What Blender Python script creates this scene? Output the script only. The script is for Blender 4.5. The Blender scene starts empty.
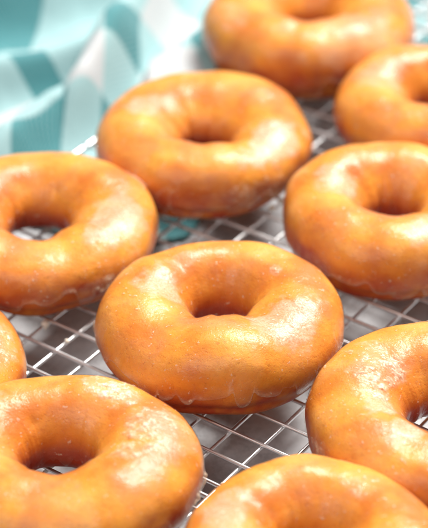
import bpy, math, random
import numpy as np
from mathutils import Vector

# ------------------------------------------------------------------ units: built in metres, laid out in centimetres
CM = 0.01
S = bpy.context.scene
R = math.radians

# ------------------------------------------------------------------ camera
ELEV = R(35.27)
DIST = 73.86
FPX = 2000.0
cd = bpy.data.cameras.new('camera')
cam = bpy.data.objects.new('camera', cd)
S.collection.objects.link(cam)
cam.location = (0, -DIST * math.cos(ELEV) * CM, DIST * math.sin(ELEV) * CM)
cam.rotation_euler = (math.pi / 2 - ELEV, 0, 0)
cd.sensor_fit = 'HORIZONTAL'
cd.sensor_width = 36
cd.lens = 36 * FPX / 428
cd.clip_start = 0.01
cd.clip_end = 50
cd.dof.use_dof = True
cd.dof.focus_distance = 0.652
cd.dof.aperture_fstop = 12.0
cd.dof.aperture_blades = 9
S.camera = cam

# ------------------------------------------------------------------ surrounding light
W = bpy.data.worlds.new('World')
S.world = W
W.use_nodes = True
bg = W.node_tree.nodes['Background']
bg.inputs[0].default_value = (0.97, 0.98, 1.0, 1)
bg.inputs[1].default_value = 0.14


def area(name, direction, dist, sx, sy, power, colour=(1, 1, 1), aim=(0, 0, 0.02)):
    l = bpy.data.lights.new(name, 'AREA')
    l.shape = 'RECTANGLE'
    l.size = sx
    l.size_y = sy
    l.energy = power
    l.color = colour
    o = bpy.data.objects.new(name, l)
    S.collection.objects.link(o)
    d = Vector(direction).normalized()
    o.location = Vector(aim) + d * dist
    o.rotation_euler = d.to_track_quat('Z', 'Y').to_euler()
    return o


area('window_light', (0.36, 0.50, 0.88), 2.2, 1.1, 0.8, 76.0, (1.0, 0.985, 0.96))
area('front_fill_light', (-0.35, -0.75, 0.85), 2.4, 1.8, 1.4, 19.0, (1.0, 0.99, 0.98))

S.view_settings.view_transform = 'Standard'
S.view_settings.look = 'None'
S.view_settings.gamma = 1
S.view_settings.exposure = 0.52
S.view_settings.use_curve_mapping = False
S.cycles.max_bounces = 10
S.cycles.transparent_max_bounces = 12
S.cycles.caustics_reflective = False
S.cycles.caustics_refractive = False

# ------------------------------------------------------------------ helpers


def value_noise(P, seed=0):
    """smooth 3-D value noise, P (...,3) -> (...) in -1..1"""
    P = np.asarray(P, float)
    i = np.floor(P).astype(np.int64)
    f = P - i
    f = f * f * f * (f * (f * 6 - 15) + 10)

    def h(a, b, c):
        n = (a * 374761393 + b * 668265263 + c * 2147483647 + seed * 1274126177) & 0xffffffff
        n = ((n ^ (n >> 13)) * 1274126177) & 0xffffffff
        n = (n ^ (n >> 16)) & 0xffffffff
        n = (n * 2246822519) & 0xffffffff
        n = n ^ (n >> 15)
        return (n & 0xffffff) / float(0xffffff) * 2 - 1
    x, y, z = i[..., 0], i[..., 1], i[..., 2]
    u, v, w = f[..., 0], f[..., 1], f[..., 2]
    r = 0
    for dx in (0, 1):
        for dy in (0, 1):
            for dz in (0, 1):
                r = r + h(x + dx, y + dy, z + dz) * (u if dx else 1 - u) * (v if dy else 1 - v) * (w if dz else 1 - w)
    return r


def fbm(P, seed=0, octs=3, gain=0.5):
    a, r, s = 1.0, 0, 0
    for o in range(octs):
        r = r + a * value_noise(P * (2 ** o) + 17.3 * o, seed + 31 * o)
        s += a
        a *= gain
    return r / s


def sstep(a, b, x):
    t = np.clip((x - a) / (b - a), 0, 1)
    return t * t * (3 - 2 * t)


def mesh_from(name, V, F, mat, parent=None, loc=(0, 0, 0), attrs=None, uv=None):
    V = np.asarray(V, np.float32)
    F = np.asarray(F, np.int32)
    me = bpy.data.meshes.new(name)
    me.vertices.add(len(V))
    me.vertices.foreach_set('co', V.ravel())
    k = F.shape[1]
    me.loops.add(F.size)
    me.loops.foreach_set('vertex_index', F.ravel())
    me.polygons.add(len(F))
    me.polygons.foreach_set('loop_start', np.arange(0, F.size, k, dtype=np.int32))
    me.polygons.foreach_set('loop_total', np.full(len(F), k, np.int32))
    me.polygons.foreach_set('use_smooth', np.ones(len(F), bool))
    if uv is not None:
        lay = me.uv_layers.new(name='flat')
        lay.data.foreach_set('uv', np.asarray(uv, np.float32)[F.ravel()].ravel())
    for an, av in (attrs or {}).items():
        a = me.attributes.new(an, 'FLOAT', 'POINT')
        a.data.foreach_set('value', np.asarray(av, np.float32))
    me.update(calc_edges=True)
    me.validate()
    me.materials.append(mat)
    o = bpy.data.objects.new(name, me)
    S.collection.objects.link(o)
    o.location = loc
    if parent is not None:
        o.parent = parent
    return o


def describe(o, label=None, cat=None, group=None, kind=None):
    if label:
        o['label'] = label
    if cat:
        o['category'] = cat
    if group:
        o['group'] = group
    if kind:
        o['kind'] = kind
    return o


class Nodes:
    def __init__(self, name):
        self.m = bpy.data.materials.new(name)
        self.m.use_nodes = True
        self.t = self.m.node_tree
        self.t.nodes.clear()
        self.out = self.t.nodes.new('ShaderNodeOutputMaterial')

    def n(self, typ, **kw):
        nd = self.t.nodes.new(typ)
        for k, v in kw.items():
            if k in nd.inputs:
                self.put(nd.inputs[k], v)
            elif hasattr(nd, k):
                setattr(nd, k, v)
            else:
                self.put(nd.inputs[k.replace('_', ' ')], v)
        return nd

    def put(self, sock, v):
        if isinstance(v, bpy.types.NodeSocket):
            self.t.links.new(v, sock)
        else:
            sock.default_value = v

    def coord(self):
        return self.n('ShaderNodeTexCoord').outputs['Object']

    def noise(self, scale, detail=2, rough=0.5, vec=None, dist=0.0):
        nd = self.n('ShaderNodeTexNoise')
        nd.inputs['Scale'].default_value = scale
        nd.inputs['Detail'].default_value = detail
        nd.inputs['Roughness'].default_value = rough
        nd.inputs['Distortion'].default_value = dist
        self.put(nd.inputs['Vector'], vec if vec is not None else self.coord())
        return nd.outputs['Fac']

    def ramp(self, fac, stops):
        nd = self.n('ShaderNodeValToRGB')
        cr = nd.color_ramp
        while len(cr.elements) < len(stops):
            cr.elements.new(0.5)
        for e, (p, c) in zip(cr.elements, stops):
            e.position = p
            e.color = (*c, 1) if isinstance(c, tuple) else (c, c, c, 1)
        self.put(nd.inputs[0], fac)
        return nd.outputs[0]

    def math(self, op, a, b=0.0, clamp=False):
        nd = self.n('ShaderNodeMath')
        nd.operation = op
        nd.use_clamp = clamp
        self.put(nd.inputs[0], a)
        self.put(nd.inputs[1], b)
        return nd.outputs[0]

    def mix(self, fac, a, b, mode='MIX'):
        nd = self.n('ShaderNodeMix')
        nd.data_type = 'RGBA'
        nd.blend_type = mode
        self.put(nd.inputs[0], fac)
        self.put(nd.inputs[6], a if isinstance(a, bpy.types.NodeSocket) else (*a, 1))
        self.put(nd.inputs[7], b if isinstance(b, bpy.types.NodeSocket) else (*b, 1))
        return nd.outputs[2]

    def bump(self, h, strength, dist, normal=None):
        nd = self.n('ShaderNodeBump')
        nd.inputs['Strength'].default_value = strength
        nd.inputs['Distance'].default_value = dist
        self.put(nd.inputs['Height'], h)
        if normal is not None:
            self.put(nd.inputs['Normal'], normal)
        return nd.outputs[0]

    def finish(self, shader):
        self.t.links.new(shader, self.out.inputs['Surface'])
        return self.m


# ------------------------------------------------------------------ materials
def make_dough():
    N = Nodes('fried_dough')
    att = N.n('ShaderNodeAttribute', attribute_name='crust_shade').outputs['Fac']
    big = N.noise(45, 3, 0.55)
    fine = N.noise(420, 4, 0.6)
    speck = N.noise(1600, 2, 0.6)
    c = N.ramp(big, [(0.36, (0.63, 0.172, 0.014)), (0.5, (0.76, 0.272, 0.026)), (0.66, (0.85, 0.38, 0.052))])
    c = N.mix(N.math('MULTIPLY', N.ramp(fine, [(0.45, 0.0), (0.75, 1.0)]), 0.22), c, (0.50, 0.13, 0.014))
    dots = N.noise(750, 3, 0.7)
    c = N.mix(N.math('MULTIPLY', N.ramp(dots, [(0.60, 0.0), (0.70, 1.0)]), 0.45), c, (0.42, 0.10, 0.012))
    c = N.mix(N.math('MULTIPLY', att, 1.0, True), c, (0.36, 0.036, 0.007))  # fried tone with shade painted in, redder and darker
    b1 = N.bump(big, 0.35, 0.0018)
    b2 = N.bump(fine, 0.35, 0.0005, b1)
    b3 = N.bump(N.ramp(dots, [(0.5, 1.0), (0.66, 0.0)]), 0.2, 0.0004, N.bump(speck, 0.35, 0.0002, b2))
    p = N.n('ShaderNodeBsdfPrincipled')
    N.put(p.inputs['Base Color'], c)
    p.inputs['Roughness'].default_value = 0.55
    p.inputs['Specular IOR Level'].default_value = 0.3
    p.inputs['Subsurface Weight'].default_value = 0.35
    p.inputs['Subsurface Radius'].default_value = (1.0, 0.35, 0.1)
    p.inputs['Subsurface Scale'].default_value = 0.0025
    N.put(p.inputs['Normal'], b3)
    return N.finish(p.outputs[0])


def make_glaze():
    """thin sugar film: mostly clear over the dough, milky where thick or dried to crystals; smooth patches also paint in highlights"""
    N = Nodes('sugar_glaze')
    milk = N.n('ShaderNodeAttribute', attribute_name='milk').outputs['Fac']
    co = N.coord()
    mott = N.noise(160, 4, 0.62, co, 0.4)
    grain = N.noise(1300, 3, 0.65, co)
    pits = N.noise(650, 2, 0.5, co)
    cloud = N.noise(60, 3, 0.6, co, 0.6)
    m = N.math('MULTIPLY', N.ramp(cloud, [(0.45, 0.0), (0.78, 1.0)]), 0.13)
    m = N.math('ADD', m, N.math('MULTIPLY', milk, N.ramp(mott, [(0.3, 0.55), (0.62, 1.0)])))
    m = N.math('ADD', m, N.math('MULTIPLY', N.ramp(pits, [(0.66, 0.0), (0.74, 1.0)]), 0.35))
    m = N.math('MULTIPLY', m, N.ramp(grain, [(0.35, 0.55), (0.6, 1.1)]))
    m = N.math('ADD', m, 0.006, True)
    nb = N.bump(mott, 0.3, 0.0008)
    nb = N.bump(grain, 0.4, 0.0002, nb)
    nb = N.bump(pits, 0.25, 0.0004, nb)
    tr = N.n('ShaderNodeBsdfTransparent')
    tr.inputs[0].default_value = (1.0, 0.985, 0.955, 1)
    df = N.n('ShaderNodeBsdfDiffuse')
    df.inputs[0].default_value = (0.92, 0.73, 0.52, 1)
    N.put(df.inputs['Normal'], nb)
    body = N.n('ShaderNodeMixShader')
    N.put(body.inputs[0], m)
    N.put(body.inputs[1], tr.outputs[0])
    N.put(body.inputs[2], df.outputs[0])
    gl = N.n('ShaderNodeBsdfGlossy')
    N.put(gl.inputs['Roughness'], N.math('ADD', 0.08, N.math('MULTIPLY', mott, 0.24)))
    N.put(gl.inputs['Normal'], nb)
    fr = N.n('ShaderNodeFresnel')
    fr.inputs['IOR'].default_value = 1.31
    N.put(fr.inputs['Normal'], nb)
    fin = N.n('ShaderNodeMixShader')
    # the film is one sheet: only its outer face reflects, light leaving the dough is not trapped again
    geo = N.n('ShaderNodeNewGeometry')
    N.put(fin.inputs[0], N.math('MULTIPLY', fr.outputs[0], N.math('SUBTRACT', 1.0, geo.outputs['Backfacing'])))
    N.put(fin.inputs[1], body.outputs[0])
    N.put(fin.inputs[2], gl.outputs[0])
    return N.finish(fin.outputs[0])


def make_metal():
    N = Nodes('stainless_wire')
    p = N.n('ShaderNodeBsdfPrincipled')
    p.inputs['Base Color'].default_value = (0.86, 0.86, 0.86, 1)
    p.inputs['Metallic'].default_value = 1
    n = N.noise(300, 3, 0.6)
    N.put(p.inputs['Roughness'], N.math('ADD', 0.24, N.math('MULTIPLY', n, 0.26)))
    N.put(p.inputs['Normal'], N.bump(N.noise(900, 2), 0.15, 0.0002))
    return N.finish(p.outputs[0])


def make_table():
    N = Nodes('grey_concrete')
    co = N.coord()
    a = N.noise(28, 6, 0.62, co, 0.3)
    b = N.noise(260, 6, 0.75, co)
    c = N.ramp(a, [(0.3, (0.34, 0.335, 0.34)), (0.48, (0.56, 0.56, 0.565)), (0.65, (0.72, 0.72, 0.725))])
    c = N.mix(N.math('MULTIPLY', N.ramp(b, [(0.42, 0.0), (0.58, 1.0)]), 0.6), c, (0.70, 0.70, 0.71))
    p = N.n('ShaderNodeBsdfPrincipled')
    N.put(p.inputs['Base Color'], c)
    p.inputs['Roughness'].default_value = 0.5
    N.put(p.inputs['Normal'], N.bump(b, 0.4, 0.0006, N.bump(a, 0.3, 0.002)))
    return N.finish(p.outputs[0])


def make_cloth():
    N = Nodes('gingham_cotton')
    uv = N.n('ShaderNodeUVMap', uv_map='flat').outputs[0]
    sep = N.n('ShaderNodeSeparateXYZ')
    N.put(sep.inputs[0], uv)

    def band(x):
        fr = N.math('FRACT', x)
        # 1 inside [0, .5] with slightly soft yarn edges
        up = N.math('MULTIPLY', N.math('SUBTRACT', fr, 0.0), 60, True)
        dn = N.math('MULTIPLY', N.math('SUBTRACT', 0.5, fr), 60, True)
        return N.math('MULTIPLY', up, dn)
    a = band(sep.outputs[0])
    b = band(sep.outputs[1])
    both = N.math('MULTIPLY', a, b)
    one = N.math('SUBTRACT', N.math('MAXIMUM', a, b), both)
    c = N.mix(one, (0.47, 0.48, 0.48), (0.26, 0.44, 0.445))
    c = N.mix(both, c, (0.003, 0.18, 0.195))
    wv = N.n('ShaderNodeVectorMath', operation='SCALE')
    N.put(wv.inputs[0], uv)
    wv.inputs[3].default_value = 55
    wt = N.n('ShaderNodeTexChecker')
    N.put(wt.inputs['Vector'], wv.outputs[0])
    wt.inputs['Scale'].default_value = 1
    c = N.mix(N.math('MULTIPLY', wt.outputs['Fac'], 0.12), c, (1, 1, 1))
    p = N.n('ShaderNodeBsdfPrincipled')
    N.put(p.inputs['Base Color'], c)
    p.inputs['Roughness'].default_value = 0.85
    p.inputs['Sheen Weight'].default_value = 0.2
    N.put(p.inputs['Normal'], N.bump(N.noise(400, 3), 0.3, 0.0006))
    return N.finish(p.outputs[0])


def make_drop():
    N = Nodes('set_glaze')
    p = N.n('ShaderNodeBsdfPrincipled')
    p.inputs['Base Color'].default_value = (0.88, 0.80, 0.68, 1)
    p.inputs['Roughness'].default_value = 0.2
    p.inputs['Subsurface Weight'].default_value = 0.5
    p.inputs['Subsurface Radius'].default_value = (1, .8, .6)
    p.inputs['Subsurface Scale'].default_value = 0.001
    N.put(p.inputs['Normal'], N.bump(N.noise(700, 3), 0.3, 0.0004))
    return N.finish(p.outputs[0])


M_DOUGH, M_GLAZE, M_METAL, M_TABLE, M_CLOTH, M_DROP = make_dough(), make_glaze(), make_metal(), make_table(), make_cloth(), make_drop()

# ------------------------------------------------------------------ tabletop
TABLE_Z = -1.9
n = 60
g = np.linspace(-1.0, 1.0, n)
X, Y = np.meshgrid(g, g, indexing='ij')
V = np.stack([X * 140, Y * 140 + 20, 0 * X + TABLE_Z], -1).reshape(-1, 3) * CM
idx = np.arange(n * n).reshape(n, n)
F = np.stack([idx[:-1, :-1], idx[1:, :-1], idx[1:, 1:], idx[:-1, 1:]], -1).reshape(-1, 4)
describe(mesh_from('tabletop', V, F, M_TABLE), kind='structure')

# ------------------------------------------------------------------ wire cooling rack
LAT = R(234.69)
NA = np.array([math.cos(LAT), math.sin(LAT)])
NB = np.array([-math.sin(LAT), math.cos(LAT)])
A0, B0, U = 5.906, -1.3152, 1.25
KA0, KA1, KB0, KB1 = -29, 9, -6, 20


def lat(ka, kb, z):
    p = NA * (A0 + ka) * U + NB * (B0 + kb) * U
    return np.array([p[0], p[1], z])


def tube(points, r, seg=12, closed=False, caps=True):
    """swept round wire through a list of points (cm)"""
    P = np.asarray(points, float)
    m = len(P)
    if closed:
        T = np.roll(P, -1, 0) - np.roll(P, 1, 0)
    else:
        T = np.gradient(P, axis=0)
    T /= np.linalg.norm(T, axis=1)[:, None]
    up = np.array([0, 0, 1.0])
    Nn = np.cross(T, up)
    Nn /= np.linalg.norm(Nn, axis=1)[:, None]
    Bn = np.cross(Nn, T)
    a = np.linspace(0, 2 * math.pi, seg, endpoint=False)
    rr = np.full(m, r) if np.isscalar(r) else np.asarray(r)
    V = P[:, None] + rr[:, None, None] * (Nn[:, None] * np.cos(a)[None, :, None] + Bn[:, None] * np.sin(a)[None, :, None])
    V = V.reshape(-1, 3)
    F = []
    rng = m if closed else m - 1
    for i in range(rng):
        for j in range(seg):
            i2, j2 = (i + 1) % m, (j + 1) % seg
            F.append((i * seg + j, i * seg + j2, i2 * seg + j2, i2 * seg + j))
    return V * CM, np.array(F)


rack = bpy.data.objects.new('cooling_rack', None)
S.collection.objects.link(rack)
rack.empty_display_size = 0.05
describe(rack, 'stainless steel wire cooling rack with a square grid under all the doughnuts', 'cooling rack')
rnd = random.Random(5)
RW = 0.07


def wire(p, q, z, r, name='wire'):
    k = 24
    t = np.linspace(0, 1, k)[:, None]
    P = p[None] * (1 - t) + q[None] * t
    ph, am = rnd.uniform(0, 6), rnd.uniform(0.0, 0.022)
    d = q - p
    s = np.array([-d[1], d[0], 0]) / np.linalg.norm(d)
    P = P + s[None] * am * np.sin(t * 7 + ph)
    # rounded tips
    rr = np.full(k, r)
    rr[0] = rr[-1] = r * 0.35
    e = (d / np.linalg.norm(d))[None]
    P = np.concatenate([P[:1] - e * r * 0.8, P, P[-1:] + e * r * 0.8])
    rr = np.concatenate([[r * 0.3], np.full(k, r), [r * 0.3]])
    V, F = tube(P, rr)
    return mesh_from(name, V, F, M_METAL, rack)


for ka in range(KA0 + 1, KA1):
    j = rnd.uniform(-0.03, 0.03) if ka > 2 or ka < -9 else 0
    wire(lat(ka + j, KB0 - 0.0, -RW), lat(ka + j, KB1, -RW), 0, RW)
for kb in range(KB0 + 1, KB1):
    wire(lat(KA0, kb, -3 * RW), lat(KA1, kb, -3 * RW), 0, RW)
for ka in (2.28, -8.3, -19.3):
    wire(lat(ka, KB0, -5 * RW - 0.02), lat(ka, KB1, -5 * RW - 0.02), 0, RW * 1.25, 'brace')
# thick rounded frame round the rack
cor = []
rc = 1.0
fz = -2 * RW - 0.06
for (ca, cb, a0) in ((KA1 - rc, KB1 - rc, 0), (KA0 + rc, KB1 - rc, 90), (KA0 + rc, KB0 + rc, 180), (KA1 - rc, KB0 + rc, 270)):
    for q in np.linspace(0, 90, 8):
        t = R(a0 + q)
        cor.append(lat(ca + rc * math.cos(t), cb + rc * math.sin(t), fz))
V, F = tube(cor, 0.12, 16, True)
mesh_from('frame', V, F, M_METAL, rack)
for (fa, fb) in ((KA0 + 2, KB0), (KA1 - 2, KB0), (KA0 + 2, KB1), (KA1 - 2, KB1)):
    P = [lat(fa - .9, fb, fz), lat(fa - .75, fb, fz - .8), lat(fa - .45, fb, TABLE_Z + .2), lat(fa, fb, TABLE_Z + .12),
         lat(fa + .45, fb, TABLE_Z + .2), lat(fa + .75, fb, fz - .8), lat(fa + .9, fb, fz)]
    V, F = tube(P, 0.12, 10)
    mesh_from('foot', V, F, M_METAL, rack)

# ------------------------------------------------------------------ checked tea towel, rumpled behind and tucked under the rack


def towel():
    nx, ny = 420, 400
    x = np.linspace(-24, 22, nx)
    y = np.linspace(1.5, 46, ny)
    X, Y = np.meshgrid(x, y, indexing='ij')

    def seg(px, py, qx, qy, w, h, pw=2.0):
        """a fold: a ridge of height h and half width w along a line p..q, fading at its ends"""
        dx, dy = qx - px, qy - py
        L = math.hypot(dx, dy)
        t = ((X - px) * dx + (Y - py) * dy) / L
        s = ((X - px) * -dy + (Y - py) * dx) / L
        e = sstep(-2.5, 1.5, t) * (1 - sstep(L - 1.5, L + 3.5, t))
        return 1.75 * h * e * np.exp(-np.abs(s / w) ** pw), s, e
    wob = fbm(np.stack([X / 7, Y / 7, X * 0 + 3], -1), 4, 3)
    X0, Y0 = X, Y
    Z = np.zeros_like(X)
    U_, V_ = X0.copy(), Y0.copy()
    folds = [(-5.6, 11.5, -1.6, 27, 1.15, 1.7), (-12.5, 14.0, -4.5, 16.2, 1.0, 1.1), (-11, 20.2, -3.5, 24.5, 1.2, 1.5),
             (-9.2, 8.6, -6.0, 13.2, 1.1, 0.9), (1.5, 19, 3.0, 30, 1.3, 1.5), (8.5, 21, 12, 32, 1.4, 1.2), (-15, 8, -12, 24, 1.3, 1.4)]
    for (a, b, c, d, w, h) in folds:
        z, s, e = seg(a, b, c, d, w, h)
        Z = np.maximum(Z, z) + 0.25 * np.minimum(Z, z)
        L = math.hypot(c - a, d - b)
        # the cloth swallowed by the fold shifts its flat pattern sideways
        sh = 0.8 * h * e * np.tanh(s / w)
        U_ += sh * -(d - b) / L
        V_ += sh * (c - a) / L
    Z = Z * (1 + 0.25 * wob) + 0.5 * (0.5 + 0.5 * fbm(np.stack([X / 2.6, Y / 2.6, X * 0], -1), 9, 3))
    # flat where it lies under the rack: signed distance past the rack's long edge
    kb = (X * NB[0] + Y * NB[1]) / U - B0
    under = sstep(-6.3, -8.4, -kb * -1.0) if False else sstep(-8.6, -6.6, kb)
    Z = Z * (1 - under) + under * 0.12 * (0.6 + 0.4 * wob)
    Z = TABLE_Z + 0.05 + Z
    # a lap of the cloth lies over the rack's long edge behind the second row
    lap = sstep(-3.6, -2.6, X) * (1 - sstep(1.5, 3.5, X)) * sstep(-8.4, -6.9, kb) * sstep(8, 10, Y)
    Z = Z * (1 - lap) + lap * (0.38 + 0.12 * wob)
    # irregular outline
    edge = (Y < 4.7 + 0.9 * np.sin(X * 0.5) + 9.5 * sstep(-1.2, 1.5, X) + 0.5 * np.maximum(X - 1.5, 0)) | ((kb > -5.0 + 0.3 * wob) & (X > -3.2) & (X < 2.5) & (Y > 9))
    V = np.stack([X, Y, Z], -1).reshape(-1, 3) * CM
    V_ = V_ - 1.7 * np.exp(-(((X + 7.6) / 3.0) ** 2 + ((Y - 12.6) / 2.0) ** 2))
    U_ = U_ + 1.7 * sstep(13.5, 16.0, Y) * (1 - sstep(-6.5, -4.5, X))
    rot = R(-12)
    u = (np.cos(rot) * U_ - np.sin(rot) * V_) / 5.0
    v = (np.sin(rot) * U_ + np.cos(rot) * V_) / 6.6
    uv = np.stack([u + 0.01, v + 0.0], -1).reshape(-1, 2)
    idx = np.arange(nx * ny).reshape(nx, ny)
    F = np.stack([idx[:-1, :-1], idx[1:, :-1], idx[1:, 1:], idx[:-1, 1:]], -1)
    keep = ~edge[:-1, :-1]
    F = F[keep].reshape(-1, 4)
    used = np.unique(F)
    rm = np.full(nx * ny, -1)
    rm[used] = np.arange(len(used))
    o = mesh_from('tea_towel', V[used], rm[F], M_CLOTH, uv=uv[used])
    so = o.modifiers.new('thickness', 'SOLIDIFY')
    so.thickness = 0.0009
    so.offset = 1
    describe(o, 'rumpled teal and white gingham tea towel behind and under the wire rack', 'tea towel')


towel()

# ------------------------------------------------------------------ doughnuts


def ang(a, b):
    return (a - b + math.pi) % (2 * math.pi) - math.pi


def doughnut(x, y, ro, h, rh, label, seed, nth=520, nph=220, hx=0.0, hy=0.0, patches=(), sq=2.3, sqi=1.85, ey=1.0, tilt=(0, 0), drip=0.0, dents=(), lump=1.7, brown=0.34):
    """ro outer radius, rh hole radius, h height (cm); hx, hy shift the hole; patches = (azimuth deg, phi deg, size cm, strength, lumpy)"""
    a_ = np.linspace(0, 2 * math.pi, nth, endpoint=False)[:, None]
    p_ = np.linspace(0, 2 * math.pi, nph, endpoint=False)[None]
    cx, sx = np.cos(a_), np.sin(a_)
    circ = lambda f, s: fbm(np.stack([cx * f, sx * f, 0 * cx + s], -1), seed, 2)
    Ro = ro * (1 + 0.022 * lump * circ(1.1, 1.5) + 0.010 * lump * circ(3.0, 4.5))
    Rh = rh * (1 + 0.16 * circ(1.6, 7.5)) + (hx * cx + hy * sx)
    H = h * (1 + 0.05 * lump * circ(1.2, 11.5))
    rc = (Ro + Rh) / 2
    a = (Ro - Rh) / 2
    c, s = np.cos(p_), np.sin(p_)
    e = np.where((c < 0) & (s > 0), sqi, sq)
    k = (np.abs(c) ** e + np.abs(s) ** e) ** (-1 / e)
    # hole side flares open at the top like a funnel; outside bulges a little below mid height
    cc = c * k
    ss = s * k
    flare = np.where(c < 0, 1 - 0.10 * np.clip(ss, 0, 1) ** 1.3 * np.abs(cc), 1.0)
    r = rc + a * cc * flare
    z = H / 2 + H / 2 * ss
    # the outside leans in towards the bottom, with a faint waist
    outm = np.clip(cc, 0, 1)
    r = r - outm * 0.10 * a * np.clip(-ss, 0, 1) ** 2
    r = r - outm * 0.045 * a * np.exp(-((ss + 0.38) / 0.13) ** 2) * (1 + 0.6 * circ(4, 21))
    # bottom is flattened
    z = np.where(z < 0.28 * h, 0.28 * h - (0.28 * h - z) * 0.86, z)
    P = np.stack([r * cx, r * sx * ey, z + 0 * cx], -1)

    def normals(P):
        dth = np.roll(P, -1, 0) - np.roll(P, 1, 0)
        dph = np.roll(P, -1, 1) - np.roll(P, 1, 1)
        N_ = np.cross(dth, dph)
        return N_ / np.linalg.norm(N_, axis=-1)[..., None]
    N_ = normals(P)
    side = np.clip(1 - np.abs(N_[..., 2]), 0, 1)
    low = fbm(P / 1.7, seed + 3, 2)
    mid = fbm(P / 0.55, seed + 5, 3)
    P = P + N_ * (0.055 * lump * low + 0.014 * mid)[..., None]
    r2 = random.Random(seed * 7)
    dents = tuple(dents) + tuple((r2.uniform(0, 360), r2.uniform(-20, 150), r2.uniform(0.18, 0.6), r2.choice((-0.035, 0.03, 0.05, 0.07))) for _ in range(14))
    for (da, dp, sz, dep) in dents:
        d2 = (ang(a_, R(da)) * 2.8 / sz) ** 2 + (ang(p_, R(dp)) * 1.5 / sz) ** 2
        P = P - N_ * (dep * np.exp(-d2))[..., None]
    # wrinkles running into the hole
    wr = fbm(np.stack([cx * 9 + 0 * p_, sx * 9 + 0 * p_, 0.5 * p_ + 0 * cx], -1), seed + 8, 2)
    inner = sstep(0.35, 1.0, -cc) * sstep(-0.9, 0.3, ss)
    P = P + N_ * (0.016 * wr * inner)[..., None]
    N_ = normals(P)
    # tilt about the centre
    tx, ty = R(tilt[0]), R(tilt[1])
    Rx = np.array([[1, 0, 0], [0, math.cos(tx), -math.sin(tx)], [0, math.sin(tx), math.cos(tx)]])
    Ry = np.array([[math.cos(ty), 0, math.sin(ty)], [0, 1, 0], [-math.sin(ty), 0, math.cos(ty)]])
    M = Ry @ Rx

    idx = np.arange(nth * nph).reshape(nth, nph)
    F = np.stack([idx, np.roll(idx, -1, 0), np.roll(np.roll(idx, -1, 0), -1, 1), np.roll(idx, -1, 1)], -1).reshape(-1, 4)
    # fried browning and painted-in shade: low outside to an uneven line, deep in the hole
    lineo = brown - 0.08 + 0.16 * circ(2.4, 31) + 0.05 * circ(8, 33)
    crust_shade = (1 - sstep(-0.30, 0.34, ss - lineo + 0.22 * low)) * sstep(0.0, 0.35, cc)
    crust_shade = np.maximum(crust_shade * (0.75 + 0.5 * mid), sstep(0.0, 0.6, -cc) * (1 - sstep(-0.25, 0.6, ss + 0.2 * low)))
    PT = P @ M.T
    zmin = PT[..., 2].min()
    PT[..., 2] -= zmin + 0.02
    o = mesh_from('glazed_doughnut', PT.reshape(-1, 3) * CM, F, M_DOUGH, loc=(x * CM, y * CM, 0), attrs={'crust_shade': np.clip(crust_shade, 0, 1).ravel()})
    describe(o, label, 'doughnut', 'glazed ring doughnuts on the cooling rack')

    # ---- glaze: a film that stops at an uneven dripping line
    NT = N_ @ M.T
    # outer edge of the film in phi (degrees below the horizontal), scalloped drips
    sc = circ(3.2, 41) * 16 + circ(9.0, 43) * 14
    rd = random.Random(seed)
    pe_out = R(4 - drip) + R(1) * circ(3.2, 41) * 12
    th = rd.uniform(0, 0.2)
    reach = np.zeros_like(a_)
    while th < 2 * math.pi:
        wi = rd.uniform(0.07, 0.19)
        am = rd.choice((10, 18, 28, 38, 46)) * rd.uniform(0.8, 1.1)
        reach = np.maximum(reach, am * np.sqrt(np.clip(1 - (ang(a_, th) / wi) ** 2, 0, 1)))
        th += wi * rd.uniform(1.2, 3.6)
    for _ in range(3):
        reach = (np.roll(reach, 1, 0) + 2 * reach + np.roll(reach, -1, 0)) / 4
    pe_out = pe_out - R(1) * reach
    pe_in = R(205) + R(1) * (circ(3, 47) * 14 + circ(10, 49) * 10)
    # distance (cm) along the profile from the film's edge, positive inside the film
    pp = np.where(p_ > R(270), p_ - 2 * math.pi, p_)
    d_out = (pp - pe_out) * 1.75
    d_in = (pe_in - pp) * 1.5
    d = np.minimum(d_out, d_in)
    fn = fbm(P / 0.22, seed + 12, 2)
    d = d + 0.02 * fn
    body = 0.020 + 0.010 * low + 0.006 * mid
    bead = 0.055 * np.exp(-((d - 0.15) / 0.12) ** 2) * sstep(-0.5, 0.5, d_in - d_out + 0.2)
    t = -0.035 + (0.035 + body) * sstep(-0.02, 0.07, d) + bead * np.clip(0.55 + 1.6 * fbm(P / 0.9, seed + 14, 2), 0.1, 1.5)
    milk = 0.34 * np.exp(-((d - 0.12) / 0.13) ** 2) * sstep(-0.25, 0.5, fbm(P / 0.9, seed + 15, 2) + 0.15) * sstep(-0.5, 0.5, d_in - d_out + 0.2)
    # second, finer runs of glaze over the shoulder
    run = np.abs(fbm(np.stack([P[..., 0] / 0.9, P[..., 1] / 0.9, P[..., 2] / 1.6], -1), seed + 18, 2))
    thin = sstep(0.2, 0.7, cc) * (1 - sstep(0.3, 0.8, ss)) * np.exp(-(run / 0.05) ** 2) * sstep(-0.1, 0.4, fbm(P / 1.5, seed + 19, 2))
    t = t + 0.012 * thin * sstep(0.05, 0.2, d)
    milk = milk + 0.2 * thin * sstep(0.05, 0.2, d)
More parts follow.
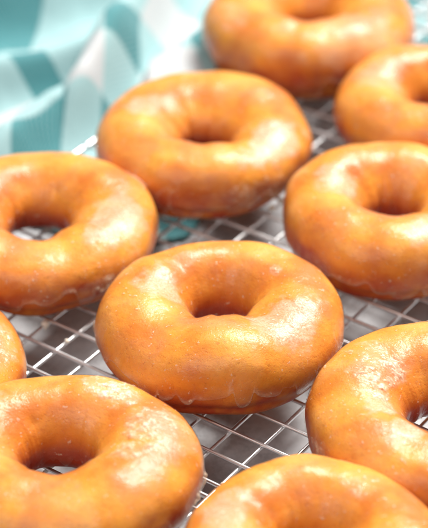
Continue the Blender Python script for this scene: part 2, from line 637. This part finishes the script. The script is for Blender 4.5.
    for (pa, pp0, sz, st, lumpy) in patches:  # lumpy ones are dried sugar; smooth ones are bloom with highlights painted in
        d2 = (ang(a_, R(pa)) * rc / sz) ** 2 + (ang(p_, R(pp0)) * 1.6 / (sz * 0.75)) ** 2
        base = np.exp(-d2 * 0.8)
        q = sstep(0.26, 0.62, base + 0.42 * fbm(P / 0.5, seed + 21, 4, 0.6))
        blob = sstep(-0.15, 0.45, fbm(P / 0.20, seed + 23, 3))
        milk = milk + st * 0.9 * q * ((0.3 + 0.7 * blob) if lumpy else 1.0)
        t = t + (0.055 * q * blob * (0.6 + 0.6 * fbm(P / 0.09, seed + 25, 2)) if lumpy else 0.008 * q)
    # little stray crumbs of dried sugar
    cr = sstep(0.60, 0.70, fbm(P / 0.16, seed + 27, 2)) * sstep(0.0, 0.5, fbm(P / 1.6, seed + 28, 2) + 0.1)
    t = t + 0.02 * cr
    milk = np.clip(milk + 0.45 * cr * sstep(0.02, 0.1, d), 0, 1)
    G = PT + NT * t[..., None]
    # the hidden mesh has stitched rows: keep faces where the film is above the dough
    tm = t[F_ind(nth, nph)].max(-1).reshape(-1)
    FK = F[tm > -0.012]
    used = np.unique(FK)
    rm = np.full(nth * nph, -1)
    rm[used] = np.arange(len(used))
    mesh_from('glaze', G.reshape(-1, 3)[used] * CM, rm[FK], M_GLAZE, parent=o, attrs={'milk': milk.ravel()[used]})
    return o


def F_ind(nth, nph):
    i, j = np.meshgrid(np.arange(nth), np.arange(nph), indexing='ij')
    i2, j2 = (i + 1) % nth, (j + 1) % nph
    return (np.stack([i, i2, i2, i], -1), np.stack([j, j, j2, j2], -1))


# azimuths: 0 = right, 90 = away from the viewer, 180 = left, 270 = towards the viewer; phi: 0 outside, 90 top, 180 hole side
doughnut(0.19, -5.84, 4.28, 3.12, 0.84,
         'sharp golden glazed doughnut in the centre of the rack with its whole ring in view', 11, 1000, 400, hx=0.05, hy=0.42, ey=0.91, sqi=1.9, brown=0.12,
         patches=((-38, 78, 1.15, 0.5, False), (165, 110, 1.0, 0.45, False), (35, 105, .35, .6, True), (120, 100, .5, .3, False)),
         dents=((128, 100, 0.35, 0.10), (-70, -8, 0.6, 0.05)))
doughnut(-0.41, 6.35, 4.24, 2.75, 0.9,
         'blurred glazed doughnut directly behind the central one, next to the tea towel', 22, 560, 240, sqi=1.75, hy=-0.3,
         patches=((-35, 65, 1.2, 0.6, False), (165, 95, 0.9, 0.5, False), (-60, 5, 0.8, .4, True)), drip=8)
doughnut(6.55, 0.87, 4.12, 2.95, 0.9,
         'whole-holed glazed doughnut cut by the right edge, right of and behind the central one', 33, 640, 280,
         patches=((170, 105, 1.0, 0.5, False), (-60, 70, 1.0, 0.5, False)), drip=6)
doughnut(-6.43, 0.36, 4.42, 2.65, 1.2,
         'glazed doughnut at the left edge whose hole shows bits of wire and towel', 44, 640, 280,
         patches=((-20, 75, 1.3, 0.5, False), (30, 40, .5, .4, True), (-55, 5, .5, .5, True)), drip=0)
doughnut(4.02, 15.0, 4.50, 3.3, 0.9,
         'most distant and most blurred glazed doughnut, cut by the top edge', 55, 420, 180, ey=0.95,
         patches=((-60, 60, 1.5, 0.3, False), (200, 60, .9, .35, True)), drip=8)
doughnut(8.98, 8.6, 4.2, 2.95, 1.0,
         'blurred glazed doughnut at the upper right edge with only its left half showing', 66, 420, 180, ey=0.94,
         patches=((165, 100, 1.2, 0.3, False), (-60, 80, 1.0, .3, False)))
doughnut(-10.55, -8.1, 4.25, 2.8, 1.0,
         'glazed doughnut of which only a narrow right sliver shows at the left edge', 77, 560, 240,
         patches=((0, 60, 0.9, 0.45, True), (-5, -20, .5, .9, True)))
doughnut(-4.72, -13.2, 4.45, 2.9, 1.0,
         'glazed doughnut at the lower left with thick white crusts of dried glaze', 88, 800, 320, ey=0.87, hx=-0.15, hy=0.35,
         patches=((62, 75, 0.85, 0.9, True), (15, 85, 0.9, 0.75, True), (8, 60, 1.0, .25, False), (150, 80, 0.85, 0.9, True), (-10, -5, .5, .8, True), (-25, 100, .6, .6, True)), drip=8)
doughnut(7.30, -10.85, 4.40, 2.9, 1.1,
         'glazed doughnut cut by the lower right edge with pale frosting left of its hole', 99, 800, 320,
         patches=((150, 105, 1.25, 0.75, True), (195, 115, 0.8, 0.6, False), (235, 105, 0.7, .6, False), (205, 10, .45, .5, True)))
doughnut(2.95, -17.25, 4.02, 2.9, 0.9,
         'glazed doughnut cut by the bottom edge, nearest of all to the viewer', 110, 700, 300, hy=0.4, hx=-0.1,
         patches=((165, 85, 1.0, 0.45, False), (60, 100, .5, .4, True)))

# ------------------------------------------------------------------ drops of set glaze


def drop(px, py, pz, r, st, label, seed):
    nu, nv = 28, 20
    u = np.linspace(0, 2 * math.pi, nu, endpoint=False)[:, None]
    v = np.linspace(0.02, math.pi - 0.02, nv)[None]
    P = np.stack([np.cos(u) * np.sin(v), np.sin(u) * np.sin(v), np.cos(v) + 0 * u], -1)
    P = P * (1 + 0.18 * fbm(P * 1.6, seed, 2))[..., None]
    P[..., 2] = np.where(P[..., 2] < 0, P[..., 2] * st, P[..., 2] * 0.9)
    P[..., :2] *= (1 - 0.25 * np.clip(-P[..., 2:3] / max(st, .1), 0, 1))
    V = (P * r).reshape(-1, 3) * CM
    idx = np.arange(nu * nv).reshape(nu, nv)
    F = np.stack([idx[:, :-1], idx[:, 1:], np.roll(idx, -1, 0)[:, 1:], np.roll(idx, -1, 0)[:, :-1]], -1).reshape(-1, 4)
    o = mesh_from('glaze_drop', V, F, M_DROP, loc=(px * CM, py * CM, pz * CM))
    describe(o, label, 'glaze drop', 'drops of set glaze')


def on_plane(x, y, z=0.0):
    """where the ray of a 428x528 picture point meets the height z (cm): used to read positions off the photograph"""
    f = np.array([0, math.cos(ELEV), -math.sin(ELEV)])
    r = np.array([1.0, 0, 0])
    u = np.cross(r, f)
    C = -f * DIST
    d = f + r * (x - 214) / FPX - u * (y - 264) / FPX
    t = (z - C[2]) / d[2]
    return C + d * t


for (x, y, z, r, st, lab, sd) in (
        (45, 324, -0.15, 0.15, 1.7, 'cream drop of glaze hanging from a wire below the left doughnut', 1),
        (67, 341, -0.05, 0.09, 1.0, 'small flat blob of glaze on a wire left of the central doughnut', 2),
        (272, 208, 0.0, 0.13, 1.0, 'round shiny bead of glaze on a wire between the back and right doughnuts', 3),
        (281, 201, 0.05, 0.12, 1.0, 'smaller round bead of glaze touching the right doughnut', 4),
        (158, 214, 0.3, 0.11, 1.3, 'white blob of glaze on the right flank of the left doughnut, above the central one', 6),
        (222.5, 484, -0.05, 0.07, 1.0, 'tiny glaze speck on a wire above the nearest doughnut', 5)):
    p = on_plane(x, y, z)
    drop(p[0], p[1], p[2], r, st, lab, sd)
